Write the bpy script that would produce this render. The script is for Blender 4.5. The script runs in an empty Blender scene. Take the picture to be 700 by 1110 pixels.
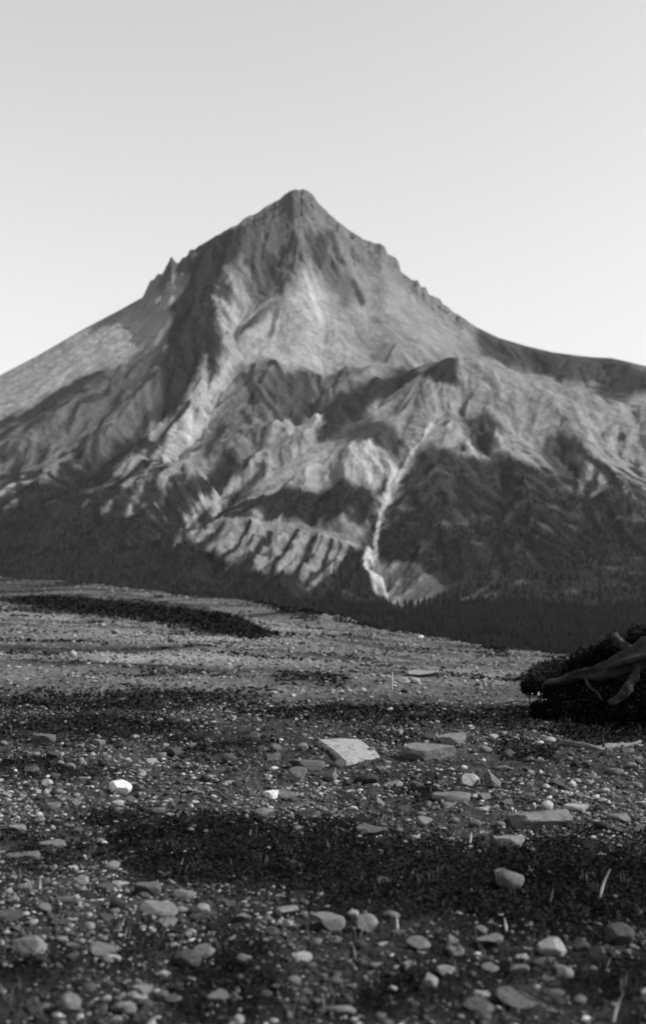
import bpy, math, random
import numpy as np
random.seed(7); RNG = np.random.default_rng(7)
SC = bpy.context.scene
C = SC.collection
R = math.radians

# ------------------------------------------------------------------ camera
F = 1340.0; W0, H0 = 700.0, 1110.0; PITCH = math.atan(85/1340.0); EYE = 1.6
cd = bpy.data.cameras.new("camera"); cam = bpy.data.objects.new("camera", cd); C.objects.link(cam)
cd.sensor_fit = 'VERTICAL'; cd.sensor_height = 36; cd.lens = F/H0*36
cam.location = (0, 0, EYE); cam.rotation_euler = (R(90)+PITCH, 0, 0)
cd.clip_start = 0.1; cd.clip_end = 60000
cd.dof.use_dof = True; cd.dof.focus_distance = 12.0; cd.dof.aperture_fstop = 1.8
SC.camera = cam
SC.cycles.filter_width = 1.9

# ------------------------------------------------------------------ light
SUN_EL, SUN_AZ = 38, 99          # azimuth clockwise from +Y (the view direction)
world = bpy.data.worlds.new("World"); SC.world = world; world.use_nodes = True
nt = world.node_tree; nt.nodes.clear()
sky = nt.nodes.new('ShaderNodeTexSky'); sky.sky_type = 'NISHITA'; sky.sun_disc = False
sky.sun_elevation = R(SUN_EL); sky.sun_rotation = R(SUN_AZ)
sky.air_density = 1.0; sky.dust_density = 2.0; sky.ozone_density = 1.0
sep = nt.nodes.new('ShaderNodeSeparateColor')      # the plate was blue-sensitive: it saw the blue light of the sky
mx = nt.nodes.new('ShaderNodeMath'); mx.operation = 'MULTIPLY'; mx.inputs[1].default_value = 1.0
bg = nt.nodes.new('ShaderNodeBackground'); bg.inputs['Strength'].default_value = 0.145
wo = nt.nodes.new('ShaderNodeOutputWorld')
nt.links.new(sky.outputs[0], sep.inputs[0]); nt.links.new(sep.outputs['Blue'], mx.inputs[0])
nt.links.new(mx.outputs[0], bg.inputs['Color']); nt.links.new(bg.outputs[0], wo.inputs[0])
sd = bpy.data.lights.new("sun", 'SUN'); sd.energy = 4.6; sd.angle = R(0.6); sd.color = (1, 1, 1)
so = bpy.data.objects.new("sun", sd); C.objects.link(so)
sv = (math.cos(R(SUN_EL))*math.sin(R(SUN_AZ)), math.cos(R(SUN_EL))*math.cos(R(SUN_AZ)), math.sin(R(SUN_EL)))
so.rotation_euler = (R(90-SUN_EL), 0, -R(SUN_AZ)+math.pi)
from mathutils import Vector
so.rotation_euler = Vector(sv).to_track_quat('Z', 'Y').to_euler()
SC.view_settings.view_transform = 'Standard'; SC.view_settings.look = 'None'
SC.view_settings.gamma = 1; SC.view_settings.exposure = 0.5; SC.view_settings.use_curve_mapping = False
SC.cycles.max_bounces = 4; SC.cycles.diffuse_bounces = 2; SC.cycles.volume_bounces = 0

# ------------------------------------------------------------------ numeric helpers
def smooth(a, b, x):
    t = np.clip((x-a)/(b-a+1e-12), 0, 1); return t*t*(3-2*t)
def _h(ix, iy, seed):
    n = (ix.astype(np.int64)*374761393 + iy.astype(np.int64)*668265263 + seed*1442695041) & 0xFFFFFFFF
    n = ((n ^ (n >> 13))*1274126177) & 0xFFFFFFFF
    n = ((n ^ (n >> 16))*2246822519) & 0xFFFFFFFF
    return ((n ^ (n >> 15)) & 0xFFFFFF)/float(0xFFFFFF)
def noise(x, y, seed=0):
    x = np.asarray(x, float); y = np.asarray(y, float)
    ix = np.floor(x); iy = np.floor(y); fx = x-ix; fy = y-iy
    ix = ix.astype(np.int64); iy = iy.astype(np.int64)
    def g(i, j):
        a = _h(ix+i, iy+j, seed)*2*math.pi
        return np.cos(a)*(fx-i)+np.sin(a)*(fy-j)
    u = fx*fx*fx*(fx*(fx*6-15)+10); v = fy*fy*fy*(fy*(fy*6-15)+10)
    a = g(0,0); b = g(1,0); c = g(0,1); d = g(1,1)
    return ((a+(b-a)*u)*(1-v)+(c+(d-c)*u)*v)*1.4
def fbm(x, y, o=4, seed=0, gain=.5, ridged=False):
    s = 0; a = 1; t = 0
    for i in range(o):
        n = noise(x*2**i+i*17.3, y*2**i-i*9.1, seed+i)
        if ridged: n = 1-2*np.abs(n)
        s = s+n*a; t += a; a *= gain
    return s/t
def pix(s, t):          # direction (s, 1, t) -> photograph pixel (700 x 1110)
    d = math.cos(PITCH)+t*math.sin(PITCH)
    return 350+F*s/d, 555-F*(-math.sin(PITCH)+t*math.cos(PITCH))/d
def ray(u, v):
    a = (u-350)/F; b = (555-v)/F
    dy = math.cos(PITCH)-b*math.sin(PITCH)
    return a/dy, (math.sin(PITCH)+b*math.cos(PITCH))/dy
def seg_dist(px, py, pts):
    """distance to a polyline, and the position 0..1 along it"""
    best = np.full(np.shape(px), 1e18); par = np.zeros(np.shape(px)); n = len(pts)-1
    for i in range(n):
        x0, y0 = pts[i][:2]; x1, y1 = pts[i+1][:2]
        dx, dy = x1-x0, y1-y0; L = dx*dx+dy*dy+1e-12
        k = np.clip(((px-x0)*dx+(py-y0)*dy)/L, 0, 1)
        d = (px-x0-k*dx)**2+(py-y0-k*dy)**2
        m = d < best; best = np.where(m, d, best); par = np.where(m, (i+k)/n, par)
    return np.sqrt(best), par
def inside(px, py, poly):
    r = np.zeros(np.shape(px), bool); n = len(poly)
    for i in range(n):
        x0, y0 = poly[i]; x1, y1 = poly[(i+1) % n]
        if y0 == y1: continue
        c = ((y0 > py) != (y1 > py)) & (px < (x1-x0)*(py-y0)/(y1-y0)+x0)
        r ^= c
    return r
def poly_mask(px, py, poly, soft):
    d, _ = seg_dist(px, py, list(poly)+[poly[0]])
    sd_ = np.where(inside(px, py, poly), d, -d)
    return smooth(-soft, soft, sd_)
def mesh_grid(name, X, Y, Z, attrs=None, wrap=False):
    nr, nc = X.shape
    me = bpy.data.meshes.new(name)
    co = np.stack([X, Y, Z], -1).reshape(-1, 3).astype(np.float32)
    idx = np.arange(nr*nc).reshape(nr, nc)
    a = idx[:-1, :-1].ravel(); b = idx[:-1, 1:].ravel(); c = idx[1:, 1:].ravel(); d = idx[1:, :-1].ravel()
    q = np.stack([a, b, c, d], -1)
    fill(me, co, q)
    me.polygons.foreach_set('use_smooth', np.ones(len(q), bool))
    for k, v in (attrs or {}).items():
        at = me.attributes.new(k, 'FLOAT', 'POINT'); at.data.foreach_set('value', v.ravel().astype(np.float32))
    me.update(); return me
def fill(me, co, faces):
    n = faces.shape[1]
    me.vertices.add(len(co)); me.vertices.foreach_set('co', co.astype(np.float32).ravel())
    me.loops.add(faces.size); me.loops.foreach_set('vertex_index', faces.ravel().astype(np.int32))
    me.polygons.add(len(faces)); me.polygons.foreach_set('loop_start', np.arange(0, faces.size, n, dtype=np.int32))
    me.update(calc_edges=True)
def link(name, me, mat=None, parent=None, **props):
    o = bpy.data.objects.new(name, me); C.objects.link(o)
    if mat is not None and not me.materials: me.materials.append(mat)
    if parent is not None: o.parent = parent
    for k, v in props.items(): o[k] = v
    return o

# ------------------------------------------------------------------ materials
def material(name, build, rough=0.9, spec=0.2):
    m = bpy.data.materials.new(name); m.use_nodes = True
    t = m.node_tree; b = t.nodes['Principled BSDF']
    b.inputs['Roughness'].default_value = rough; b.inputs['Specular IOR Level'].default_value = spec
    build(t, b); return m
def N(t, kind, **kw):
    n = t.nodes.new(kind)
    for k, v in kw.items(): setattr(n, k, v)
    return n
def math_(t, op, a, b=None, clamp=False):
    n = t.nodes.new('ShaderNodeMath'); n.operation = op; n.use_clamp = clamp
    for i, v in enumerate((a, b)):
        if v is None: continue
        if hasattr(v, 'links'): t.links.new(v, n.inputs[i])
        else: n.inputs[i].default_value = v
    return n.outputs[0]
def nz(t, scale, detail=4, rough=.6, coord='Object'):
    tc = N(t, 'ShaderNodeTexCoord'); n = N(t, 'ShaderNodeTexNoise')
    n.inputs['Scale'].default_value = scale; n.inputs['Detail'].default_value = detail; n.inputs['Roughness'].default_value = rough
    t.links.new(tc.outputs[coord], n.inputs['Vector']); return n.outputs['Fac']
def rng(t, x, a, b, c, d):
    n = N(t, 'ShaderNodeMapRange'); t.links.new(x, n.inputs[0])
    for i, v in enumerate((a, b, c, d)): n.inputs[i+1].default_value = v
    return n.outputs[0]
def attr(t, name): 
    n = N(t, 'ShaderNodeAttribute'); n.attribute_name = name; return n.outputs['Fac']
def bump(t, b, h, strength, dist):
    n = N(t, 'ShaderNodeBump'); n.inputs['Strength'].default_value = strength; n.inputs['Distance'].default_value = dist
    t.links.new(h, n.inputs['Height']); t.links.new(n.outputs[0], b.inputs['Normal'])

def b_mountain(t, b):
    a = attr(t, 'tone')
    n1 = nz(t, .012, 8, .7); n2 = nz(t, .05, 5, .7)
    k = math_(t, 'MULTIPLY', rng(t, n1, .3, .7, .72, 1.28), rng(t, n2, .3, .7, .8, 1.2))
    t.links.new(math_(t, 'MULTIPLY', a, k), b.inputs['Base Color'])
    bump(t, b, math_(t, 'ADD', n2, math_(t, 'MULTIPLY', n1, 3.)), .7, 12)
M_mount = material('mountain_rock', b_mountain, .95, .1)
def b_ground(t, b):
    a = attr(t, 'tone')
    n1 = nz(t, 9, 6, .7); n2 = nz(t, 45, 4, .7)
    k = math_(t, 'MULTIPLY', rng(t, n1, .3, .7, .45, 1.5), rng(t, n2, .3, .7, .6, 1.4))
    t.links.new(math_(t, 'MULTIPLY', a, k), b.inputs['Base Color'])
    bump(t, b, math_(t, 'ADD', n1, math_(t, 'MULTIPLY', n2, .4)), .9, .03)
M_ground = material('stony_soil', b_ground, 1, 0)
def b_gravel(t, b):
    a = attr(t, 'tone'); n2 = nz(t, 30, 5, .7)
    t.links.new(math_(t, 'MULTIPLY', a, rng(t, n2, .3, .7, .6, 1.35)), b.inputs['Base Color'])
    bump(t, b, n2, .5, .01)
M_gravel = material('gravel_stone', b_gravel, .95, .08)
def stone_mat(name, val, spread=.35):
    def f(t, b):
        n1 = nz(t, 3.5, 6, .7); n2 = nz(t, 22, 5, .75)
        oi = N(t, 'ShaderNodeObjectInfo')
        k = math_(t, 'MULTIPLY', rng(t, n1, .3, .7, .75, 1.25), rng(t, n2, .35, .65, .72, 1.25))
        n3 = nz(t, 7, 3, .5); k = math_(t, 'MULTIPLY', k, rng(t, n3, .56, .64, 1, .55))
        k = math_(t, 'MULTIPLY', k, rng(t, oi.outputs['Random'], 0, 1, 1-spread, 1+spread))
        t.links.new(math_(t, 'MULTIPLY', k, val), b.inputs['Base Color'])
        bump(t, b, math_(t, 'ADD', n1, math_(t, 'MULTIPLY', n2, .5)), .6, .02)
    return material(name, f, .9, .12)
M_st = {'dark': stone_mat('dark_stone', .045), 'grey': stone_mat('grey_stone', .11), 'pale': stone_mat('pale_stone', .22, .2),
        'white': stone_mat('white_stone', .55, .1)}
def leaf_mat(name, v, sc=1.7):
    def f(t, b):
        n1 = nz(t, sc, 4, .7)
        t.links.new(rng(t, n1, .3, .7, v*.4, v*1.9), b.inputs['Base Color'])
    return material(name, f, .95, 0)
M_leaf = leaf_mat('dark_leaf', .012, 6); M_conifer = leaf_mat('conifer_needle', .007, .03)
def b_wood(t, b):
    tc = N(t, 'ShaderNodeTexCoord'); w = N(t, 'ShaderNodeTexWave'); w.inputs['Scale'].default_value = 3
    w.inputs['Distortion'].default_value = 6; w.inputs['Detail'].default_value = 4
    t.links.new(tc.outputs['Object'], w.inputs['Vector'])
    n = nz(t, 12, 5, .7)
    k = rng(t, n, .3, .7, .45, 1.45)
    t.links.new(math_(t, 'MULTIPLY', k, .024), b.inputs['Base Color']); bump(t, b, n, .6, .03)
M_wood = material('weathered_wood', b_wood, .85, .2)
M_straw = leaf_mat('dry_straw', .42)

# ------------------------------------------------------------------ THE MOUNTAIN
# known points of the relief: pixel of the photograph + distance in metres
P = []
def pt(u, v, D): s, t = ray(u, v); P.append((s*D, D, EYE+t*D))
def pz(x, y, z): P.append((x, y, z))
for u, v, D in [
    (325,214,5000),(290,228,4900),(240,256,4750),(186,290,4620),(158,322,4560),(120,342,4560),(90,356,4600),(45,384,4680),(0,408,4750),(-90,446,4850),(-200,480,4950),(-330,520,5000),
    (365,242,5020),(400,264,5060),(435,296,5090),(470,324,5120),(515,356,5150),(570,376,5000),(620,386,4900),(700,398,4750),(800,412,4600),(950,440,4500),(1100,460,4400),
    # face below the summit
    (325,290,4600),(325,340,4330),(330,400,3980),(320,440,3720),(260,330,4350),(250,400,3950),(200,420,3800),(190,480,3450),(400,340,4500),(420,400,4100),(450,370,4400),
    (380,440,3650),(120,420,3950),(60,460,3650),(120,500,3200),(0,480,3500),(0,540,2900),(120,570,2650),(-150,520,3600),(-150,580,2700),
    # mound above the wooded band, spurs below it
    (375,478,3150),(330,480,3180),(290,505,3050),(330,530,2900),(330,570,2650),(380,560,2680),(250,560,2700),(300,610,2400),(350,630,2300),(220,590,2500),
    # right-hand hill: crest and front
    (497,393,3750),(560,408,3680),(620,418,3620),(700,432,3500),(820,455,3350),(1000,490,3200),
    (500,450,3380),(560,460,3330),(620,470,3250),(690,500,3050),(520,520,2900),(600,530,2850),(560,570,2600),(480,560,2650),(650,590,2500),(700,600,2450),(500,620,2300),(600,640,2150),(850,580,2500),
    # stream course
    (470,455,3330),(455,475,3180),(430,515,2930),(413,548,2720),(406,590,2480),(400,612,2370),(430,650,2180)]:
    pt(u, v, D)
# hollow behind the right-hand hill's crest, then the dark shoulder behind
for s, D, z in [(.14,4150,600),(.19,4100,560),(.25,3950,520),(.34,3800,450),(.07,4200,830)]: pz(s*D, D, z)
pt(560,400,4650); pt(620,402,4500); pt(700,415,4350)
# back side
for s in (-.7,-.5,-.3,-.15,0,.15,.3,.5,.7):
    pz(s*6200, 6200, 620-500*abs(s)); pz(s*7500, 7500, 100); pz(s*9000, 9000, -60)
# wide sides, foot and valley floor
for s in (-1.2,-.9,-.6,-.45,.5,.65,.9,1.2):
    pz(s*4600, 4600, 520 if s < 0 else 600); pz(s*3300, 3300, 180); pz(s*2300, 2300, -20)
for s in (-.6,-.35,-.2,-.1,0,.1,.2,.35,.6):
    pz(s*2050, 2050, -8 if s < 0 else -22); pz(s*1700, 1700, -46); pz(s*1300, 1300, -62); pz(s*900, 900, -66); pz(s*500, 500, -66)
P = np.array(P)
SX = 1000.0
def K(r2): return np.where(r2 > 0, .5*r2*np.log(r2+1e-12), 0)     # thin plate
A = P[:, :2]/SX; n = len(A)
KK = K(((A[:, None]-A[None])**2).sum(-1))+np.eye(n)*2e-3
Q = np.c_[np.ones(n), A]
S = np.block([[KK, Q], [Q.T, np.zeros((3, 3))]])
wts = np.linalg.solve(S, np.r_[P[:, 2], 0, 0, 0])
def tps(x, y):
    x = x/SX; y = y/SX; z = wts[n]+wts[n+1]*x+wts[n+2]*y
    for i in range(n): z = z+wts[i]*K((x-A[i, 0])**2+(y-A[i, 1])**2)
    return z
sa = np.concatenate([np.linspace(-1.3, -.31, 60), np.linspace(-.30, .30, 560), np.linspace(.31, 1.3, 60)])
ya = np.concatenate([np.linspace(300, 1500, 30), np.linspace(1515, 2400, 120), np.linspace(2405, 5300, 520), np.linspace(5320, 9500, 60)])
Sg, Yg = np.meshgrid(sa, ya); Xg = Sg*Yg
Z = tps(Xg, Yg)
Z = np.maximum(Z, -66)
Z = np.where(Yg < 1500, np.minimum(Z, -46), Z)
# table: pixel -> place on this base surface
def make_lookup(sa, ya, Z):
    T = (Z-EYE)/ya[:, None]
    Tm = np.maximum.accumulate(T, 0)+np.arange(len(ya))[:, None]*1e-9
    def look(u, v):
        s, t = ray(u, v)
        j = int(np.clip(np.searchsorted(sa, s), 1, len(sa)-1))
        D = float(np.interp(t, Tm[:, j], ya)); return s*D, D
    return look
look = make_lookup(sa, ya, Z)
base_T = (Z-EYE)/Yg
# ridges (+) and gullies (-): pixel polyline, height at start / end (m), half width (m)
RIDGE = [
 ([(325,210),(300,240),(262,262),(240,300),(232,345),(222,400)], 55, 30, 70),
 ([(240,256),(215,300),(205,350),(190,400),(180,430)], 55, 25, 60),
 ([(186,286),(194,310),(200,340)], 10, 6, 50),
 ([(325,214),(328,260),(318,300),(300,330)], 40, 10, 60),
 ([(345,225),(360,270),(372,300)], 35, 5, 45),
 ([(290,240),(285,280),(270,310)], 30, 10, 40),
 ([(400,264),(410,300),(440,350),(470,385)], 25, 15, 80),
 ([(300,320),(262,360),(240,385)], 28, 10, 35),
 ([(250,395),(240,440),(215,480),(200,520)], 12, 20, 90),
 ([(300,400),(280,440),(268,470),(250,500)], 25, 20, 55),
 ([(340,410),(325,440),(300,470)], 22, 20, 45),
 ([(380,410),(360,440),(340,465)], 25, 15, 45),
 ([(120,400),(90,430),(60,460),(20,490)], 15, 25, 80),
 ([(165,420),(130,460),(105,490)], 25, 25, 60),
 ([(190,440),(165,480),(140,510)], 20, 25, 55),
 ([(430,385),(400,410),(375,430),(350,462)], 30, 15, 45),
 ([(497,396),(465,408),(440,425)], 16, 10, 70),
 ([(505,396),(530,400),(600,414),(700,431)], 8, 12, 80),
 ([(520,450),(505,490),(490,530),(480,590)], 12, 12, 90),
 ([(520,470),(560,500),(572,560),(560,600)], 15, 20, 60),
 ([(600,440),(640,500),(680,550)], 20, 20, 70),
 ([(180,520),(120,545),(60,560)], 15, 15, 70),
]
SPUR = [(212,560,190,590),(232,563,205,605),(262,566,232,612),(283,570,258,622),(312,572,285,632),(330,580,308,640),(352,582,322,642),(372,590,350,646),(388,600,372,650)]
for a_, b_, c_, d_ in SPUR:     # the pale eroded spurs above the woods
    RIDGE.append(([(a_, b_), ((a_+c_)/2+3, (b_+d_)/2), (c_, d_)], 8, 14, 24))
GULLY = [
 ([(480,440),(455,474),(430,512),(413,546),(407,590),(400,614),(432,652)], 12, 12, 60),
 ([(345,300),(350,360),(352,400),(330,460)], 12, 20, 50),
 ([(285,300),(255,350),(262,395),(225,450),(190,500)], 15, 25, 45),
 ([(205,300),(220,350),(200,420),(160,470),(80,520)], 22, 30, 50),
 ([(420,440),(370,465),(320,490),(250,530),(200,570)], 15, 35, 60),
 ([(440,415),(400,440),(350,462)], 25, 20, 40),
 ([(280,480),(240,520),(190,560),(120,590)], 20, 25, 45),
 ([(380,340),(395,380),(425,400)], 12, 15, 35),
 ([(470,330),(530,370),(600,400),(660,415)], 10, 15, 60),
 ([(520,470),(505,440),(500,430)], 20, 10, 35),
]
zsum = np.zeros_like(Z)
wx = Xg+40*fbm(Xg/260, Yg/260, 3, 31); wy = Yg+40*fbm(Xg/260+9, Yg/260, 3, 37)
for lst, sg in ((RIDGE, 1), (GULLY, -1)):
    for pl, h0, h1, wd in lst:
        q = [look(*p) for p in pl]
        d, k = seg_dist(wx, wy, q)
        f = np.clip(1-d/(wd*2.2), 0, 1)**1.6 if sg > 0 else np.clip(1-d/(wd*2), 0, 1)**1.4
        zsum += sg*f*(h0+(h1-h0)*k)*1.15
Z1 = Z+zsum
# gullies worn down the fall line
def erosion(px, py, dx, dy, seed):
    ix = np.floor(px); iy = np.floor(py); fx = px-ix; fy = py-iy
    ix = ix.astype(np.int64); iy = iy.astype(np.int64)
    va = 0; vx = 0; vy = 0; wt = 0; f = 2*math.pi
    for i in (-1, 0, 1, 2):
        for j in (-1, 0, 1, 2):
            hx = _h(ix-i, iy-j, seed)*.7; hy = _h(ix-i, iy-j, seed+77)*.7
            qx = fx+i-hx; qy = fy+j-hy
            w = np.exp(-2*(qx*qx+qy*qy)); m = (qx*dx+qy*dy)*f
            va = va+np.cos(m)*w; s_ = -np.sin(m)*w; vx = vx+s_*dx; vy = vy+s_*dy; wt = wt+w
    return va/wt, vx/wt, vy/wt
def grad(Z):
    dr = np.gradient(Z, axis=0)/np.gradient(Yg, axis=0)          # along a ray of constant s
    dx = np.gradient(Z, axis=1)/np.gradient(Xg, axis=1)
    return dx, dr-dx*Sg
gx, gy = grad(Z1)
gm = np.sqrt(gx*gx+gy*gy)
U, V = pix(Sg, base_T)
CELL = 210.0
px_, py_ = (Xg+60*fbm(Xg/500, Yg/500, 2, 5))/CELL, (Yg+60*fbm(Xg/500, Yg/500, 2, 8))/CELL
dirx, diry = -gy/(gm+.08)*1.15, gx/(gm+.08)*1.15
er = np.zeros_like(Z); erf = np.zeros_like(Z); ex = 0; ey = 0; a_ = 1.; f_ = 1.
for o in range(5):
    v0, vx, vy = erosion(px_*f_, py_*f_, dirx+ey*.5, diry-ex*.5, 100+o)
    er += v0*a_*(.7 if o == 0 else 1); erf += v0*a_*(o > 1); ex = ex+vx*a_*f_*.35; ey = ey+vy*a_*f_*.35
    a_ *= .49; f_ *= 2
amt = 20*smooth(.12, .5, gm)
amt = amt*(1-.72*poly_mask(U, V, [(-400,400),(0,400),(90,350),(165,320),(175,345),(110,405),(0,450),(-400,540)], 14))   # smooth left skirt
amt = amt*(1-.75*poly_mask(U, V, [(290,320),(330,300),(420,300),(520,370),(440,380),(400,420),(300,400),(240,400)], 14))    # scree
amt = amt*(1-.4*poly_mask(U, V, [(500,390),(700,425),(1000,470),(1000,540),(700,560),(560,470),(510,460)], 12))
Z2 = Z1+er*amt+8*fbm(Xg/150, Yg/150, 5, 50, .55)*smooth(.1, .5, gm)+5*fbm(Xg/45, Yg/45, 4, 61, .6, True)*smooth(.1,.6,gm)
crag = poly_mask(U, V, [(160,320),(186,270),(325,195),(350,215),(440,290),(520,350),(500,360),(400,290),(330,300),(250,330),(245,420),(170,430),(190,340)], 10)
Z2 += crag*(26*fbm(Xg/70, Yg/70, 5, 71, .6, True)+10*fbm(Xg/25, Yg/25, 3, 75, .6))
# keep the measured skyline
SKY = [(-400,535),(-330,520),(-200,478),(-90,444),(0,407),(40,386),(90,357),(130,336),(155,322),(160,311),(163,304),(167,303),(171,297),(176,297),(180,289),(183,284),(186,277),(189,283),(193,286),(198,279),(203,277),(206,271),(211,271),(215,267),(228,259),(240,252),
       (258,243),(265,236),(278,231),(290,223),(305,214),(312,208),(320,205),(330,205),(338,209),(344,219),(350,225),(365,239),(380,250),(395,260),(408,264),(410,263),(417,267),(420,275),(428,279),(432,284),(434,294),(446,303),(453,304),(456,311),(461,311),(464,318),(472,323),(477,324),(480,330),(486,333),(489,337),(500,343),
       (515,354),(540,366),(570,375),(600,382),(640,387),(662,388),(680,392),(700,397),(800,414),(950,440),(1100,460)]
su = np.array([ray(u, v) for u, v in SKY])
ts = np.interp(sa, su[:, 0], su[:, 1])
ts = ts+.0016*fbm(sa*230, sa*0+.5, 4, 4, .6)*smooth(-.145, -.12, sa)*smooth(.14, .10, sa)
tt = (Z2-EYE)/Yg
mt = tt[Yg[:, 0] > 4200].max(0)
k = np.where(np.abs(sa) < .55, ts/mt, 1.0)
kern = np.exp(-.5*(np.arange(-12, 13)/5.0)**2); kern /= kern.sum()
ks_ = np.convolve(np.pad(k, 12, 'edge'), kern, 'valid')
Z2 = Z2*(1+(ks_[None]-1)*smooth(3900, 4500, Yg))
tt = (Z2-EYE)/Yg; mt = tt[Yg[:, 0] > 4200].max(0)
k2 = np.where(np.abs(sa) < .32, ts/mt, 1.0)                 # crags of the crest itself
Z2 = Z2*(1+(k2[None]-1)*smooth(.93, .995, tt/mt[None])*(Yg > 4100))
# steepen the crest so that the skyline is a ridge rather than a dome
Z2 = np.where(Yg < 1500, np.minimum(Z2, -44), Z2)

# material zones of the mountain (rock, scree, scrub, woods, stream gravel; plus the knoll's painted shade), in the photograph's pixels
PXM = U+9*fbm(U/30, V/30, 4, 201); PYM = V+9*fbm(U/30+5, V/30+7, 4, 205)
tone = .235+.05*fbm(U/60, V/60, 4, 210)
def zone(poly, val, soft=5, amt=1.):
    global tone
    m = poly_mask(PXM, PYM, poly, soft)*amt; tone = tone*(1-m)+val*m
def streak(line, wd, val, soft=None, amt=1.):
    global tone
    d, _ = seg_dist(PXM*.6+U*.4, PYM*.6+V*.4, line); m = (1-smooth(wd*.4, wd*1.3, d))*amt; tone = tone*(1-m)+val*m
# dark rock of the summit block and its left arete
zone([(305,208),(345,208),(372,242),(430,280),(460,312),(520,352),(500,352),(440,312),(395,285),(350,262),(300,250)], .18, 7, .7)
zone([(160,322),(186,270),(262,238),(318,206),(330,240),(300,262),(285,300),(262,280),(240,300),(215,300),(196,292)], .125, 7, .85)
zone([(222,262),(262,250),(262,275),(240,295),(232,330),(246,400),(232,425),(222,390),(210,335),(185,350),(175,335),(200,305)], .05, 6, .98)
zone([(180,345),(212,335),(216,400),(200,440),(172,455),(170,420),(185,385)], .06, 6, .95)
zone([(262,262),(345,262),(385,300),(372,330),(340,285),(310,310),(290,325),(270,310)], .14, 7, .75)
streak([(308,322),(275,345),(255,365)], 5, .10)
streak([(405,340),(425,365),(440,385)], 5, .11); streak([(425,350),(450,385)], 7, .15)
# pale scree
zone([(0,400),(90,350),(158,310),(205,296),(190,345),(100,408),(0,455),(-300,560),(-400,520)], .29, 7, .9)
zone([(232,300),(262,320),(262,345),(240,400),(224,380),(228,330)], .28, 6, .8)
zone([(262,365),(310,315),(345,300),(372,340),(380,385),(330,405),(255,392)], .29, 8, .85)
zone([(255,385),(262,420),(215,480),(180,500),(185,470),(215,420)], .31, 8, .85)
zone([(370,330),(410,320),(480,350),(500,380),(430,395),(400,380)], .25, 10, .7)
# dissected middle slopes
zone([(0,460),(100,405),(175,365),(200,430),(150,480),(0,520)], .14, 9, .8)
zone([(255,395),(345,405),(420,395),(360,450),(300,480),(240,520),(215,490)], .15, 9, .7)
for ln, wd, v in [([(0,462),(60,430),(110,405)], 6, .08), ([(100,495),(112,460),(135,425)], 4, .09), ([(130,500),(150,470),(190,430)], 5, .09),
    ([(265,410),(285,440),(300,460)], 4, .08), ([(330,410),(335,440),(318,462)], 5, .08), ([(295,400),(318,425)], 5, .09), ([(240,470),(225,500)], 5, .09), ([(350,462),(385,435),(440,408)], 9, .075),
    ([(262,455),(285,480),(262,505),(238,505)], 4, .10), ([(305,465),(270,490),(225,520),(165,555)], 5, .09), ([(20,500),(22,560)], 4, .10), ([(0,478),(60,440)], 3, .08)]:
    streak(ln, wd, v)
zone([(20,530),(90,498),(155,472),(160,490),(100,515),(60,545),(20,560)], .05, 6, .9)
zone([(170,560),(210,530),(255,490),(262,500),(215,548),(190,585),(165,590)], .06, 6, .85)
streak([(305,468),(270,505),(235,525),(205,545)], 5, .26); streak([(305,468),(350,462)], 5, .27)
streak([(285,465),(262,490)], 9, .19)
for ln, wd, v in [([(0,500),(30,470),(70,446)], 3, .09), ([(40,560),(60,520),(95,480)], 4, .08), ([(75,470),(85,445),(118,425)], 3, .09), ([(160,500),(180,475),(205,440)], 4, .08), ([(95,560),(140,525),(175,505)], 5, .07),
    ([(215,560),(260,520),(300,498)], 4, .09), ([(180,560),(150,580)], 6, .07), ([(345,410),(352,430),(338,450)], 4, .08), ([(372,405),(360,425)], 3, .09), ([(275,395),(268,425),(280,445)], 4, .08), ([(300,330),(292,360)], 3, .16),
    ([(382,300),(392,322)], 4, .10), ([(268,285),(285,305)], 4, .09), ([(300,280),(318,262)], 4, .10), ([(335,262),(345,285)], 4, .11), ([(360,262),(372,285)], 4, .12), ([(520,365),(560,385),(600,392)], 4, .12),
    ([(540,430),(600,438),(660,470)], 3, .16), ([(515,500),(530,520),(548,560)], 4, .04), ([(640,455),(700,490)], 3, .15)]:
    streak(ln, wd, v)
for ln, wd, v in [([(240,395),(215,440),(190,470),(180,500)], 4, .30), ([(330,300),(352,340)], 3, .33), ([(120,470),(135,450)], 4, .22), ([(20,450),(60,425)], 4, .26), ([(380,405),(410,392)], 4, .26), ([(400,430),(435,415)], 3, .24), ([(255,545),(215,570),(200,590)], 4, .28),
    ([(150,560),(175,540)], 4, .2), ([(60,600),(110,606)], 2, .1), ([(110,625),(160,630)], 2, .1)]:
    streak(ln, wd, v)
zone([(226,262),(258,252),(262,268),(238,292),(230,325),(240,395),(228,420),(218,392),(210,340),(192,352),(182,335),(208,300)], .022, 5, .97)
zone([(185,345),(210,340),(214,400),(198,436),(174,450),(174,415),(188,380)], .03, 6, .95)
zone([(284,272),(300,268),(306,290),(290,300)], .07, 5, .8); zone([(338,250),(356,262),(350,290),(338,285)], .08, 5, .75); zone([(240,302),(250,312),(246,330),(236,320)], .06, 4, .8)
zone([(350,462),(362,448),(395,425),(440,405),(446,414),(405,435),(378,455),(358,468)], .05, 4, .95)
zone([(290,420),(330,405),(345,430),(320,462),(300,455)], .10, 6, .7); zone([(20,450),(60,425),(110,404),(118,412),(70,438),(20,466)], .08, 5, .9)
zone([(50,545),(100,505),(160,478),(168,488),(120,520),(70,560)], .05, 5, .9)
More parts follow.
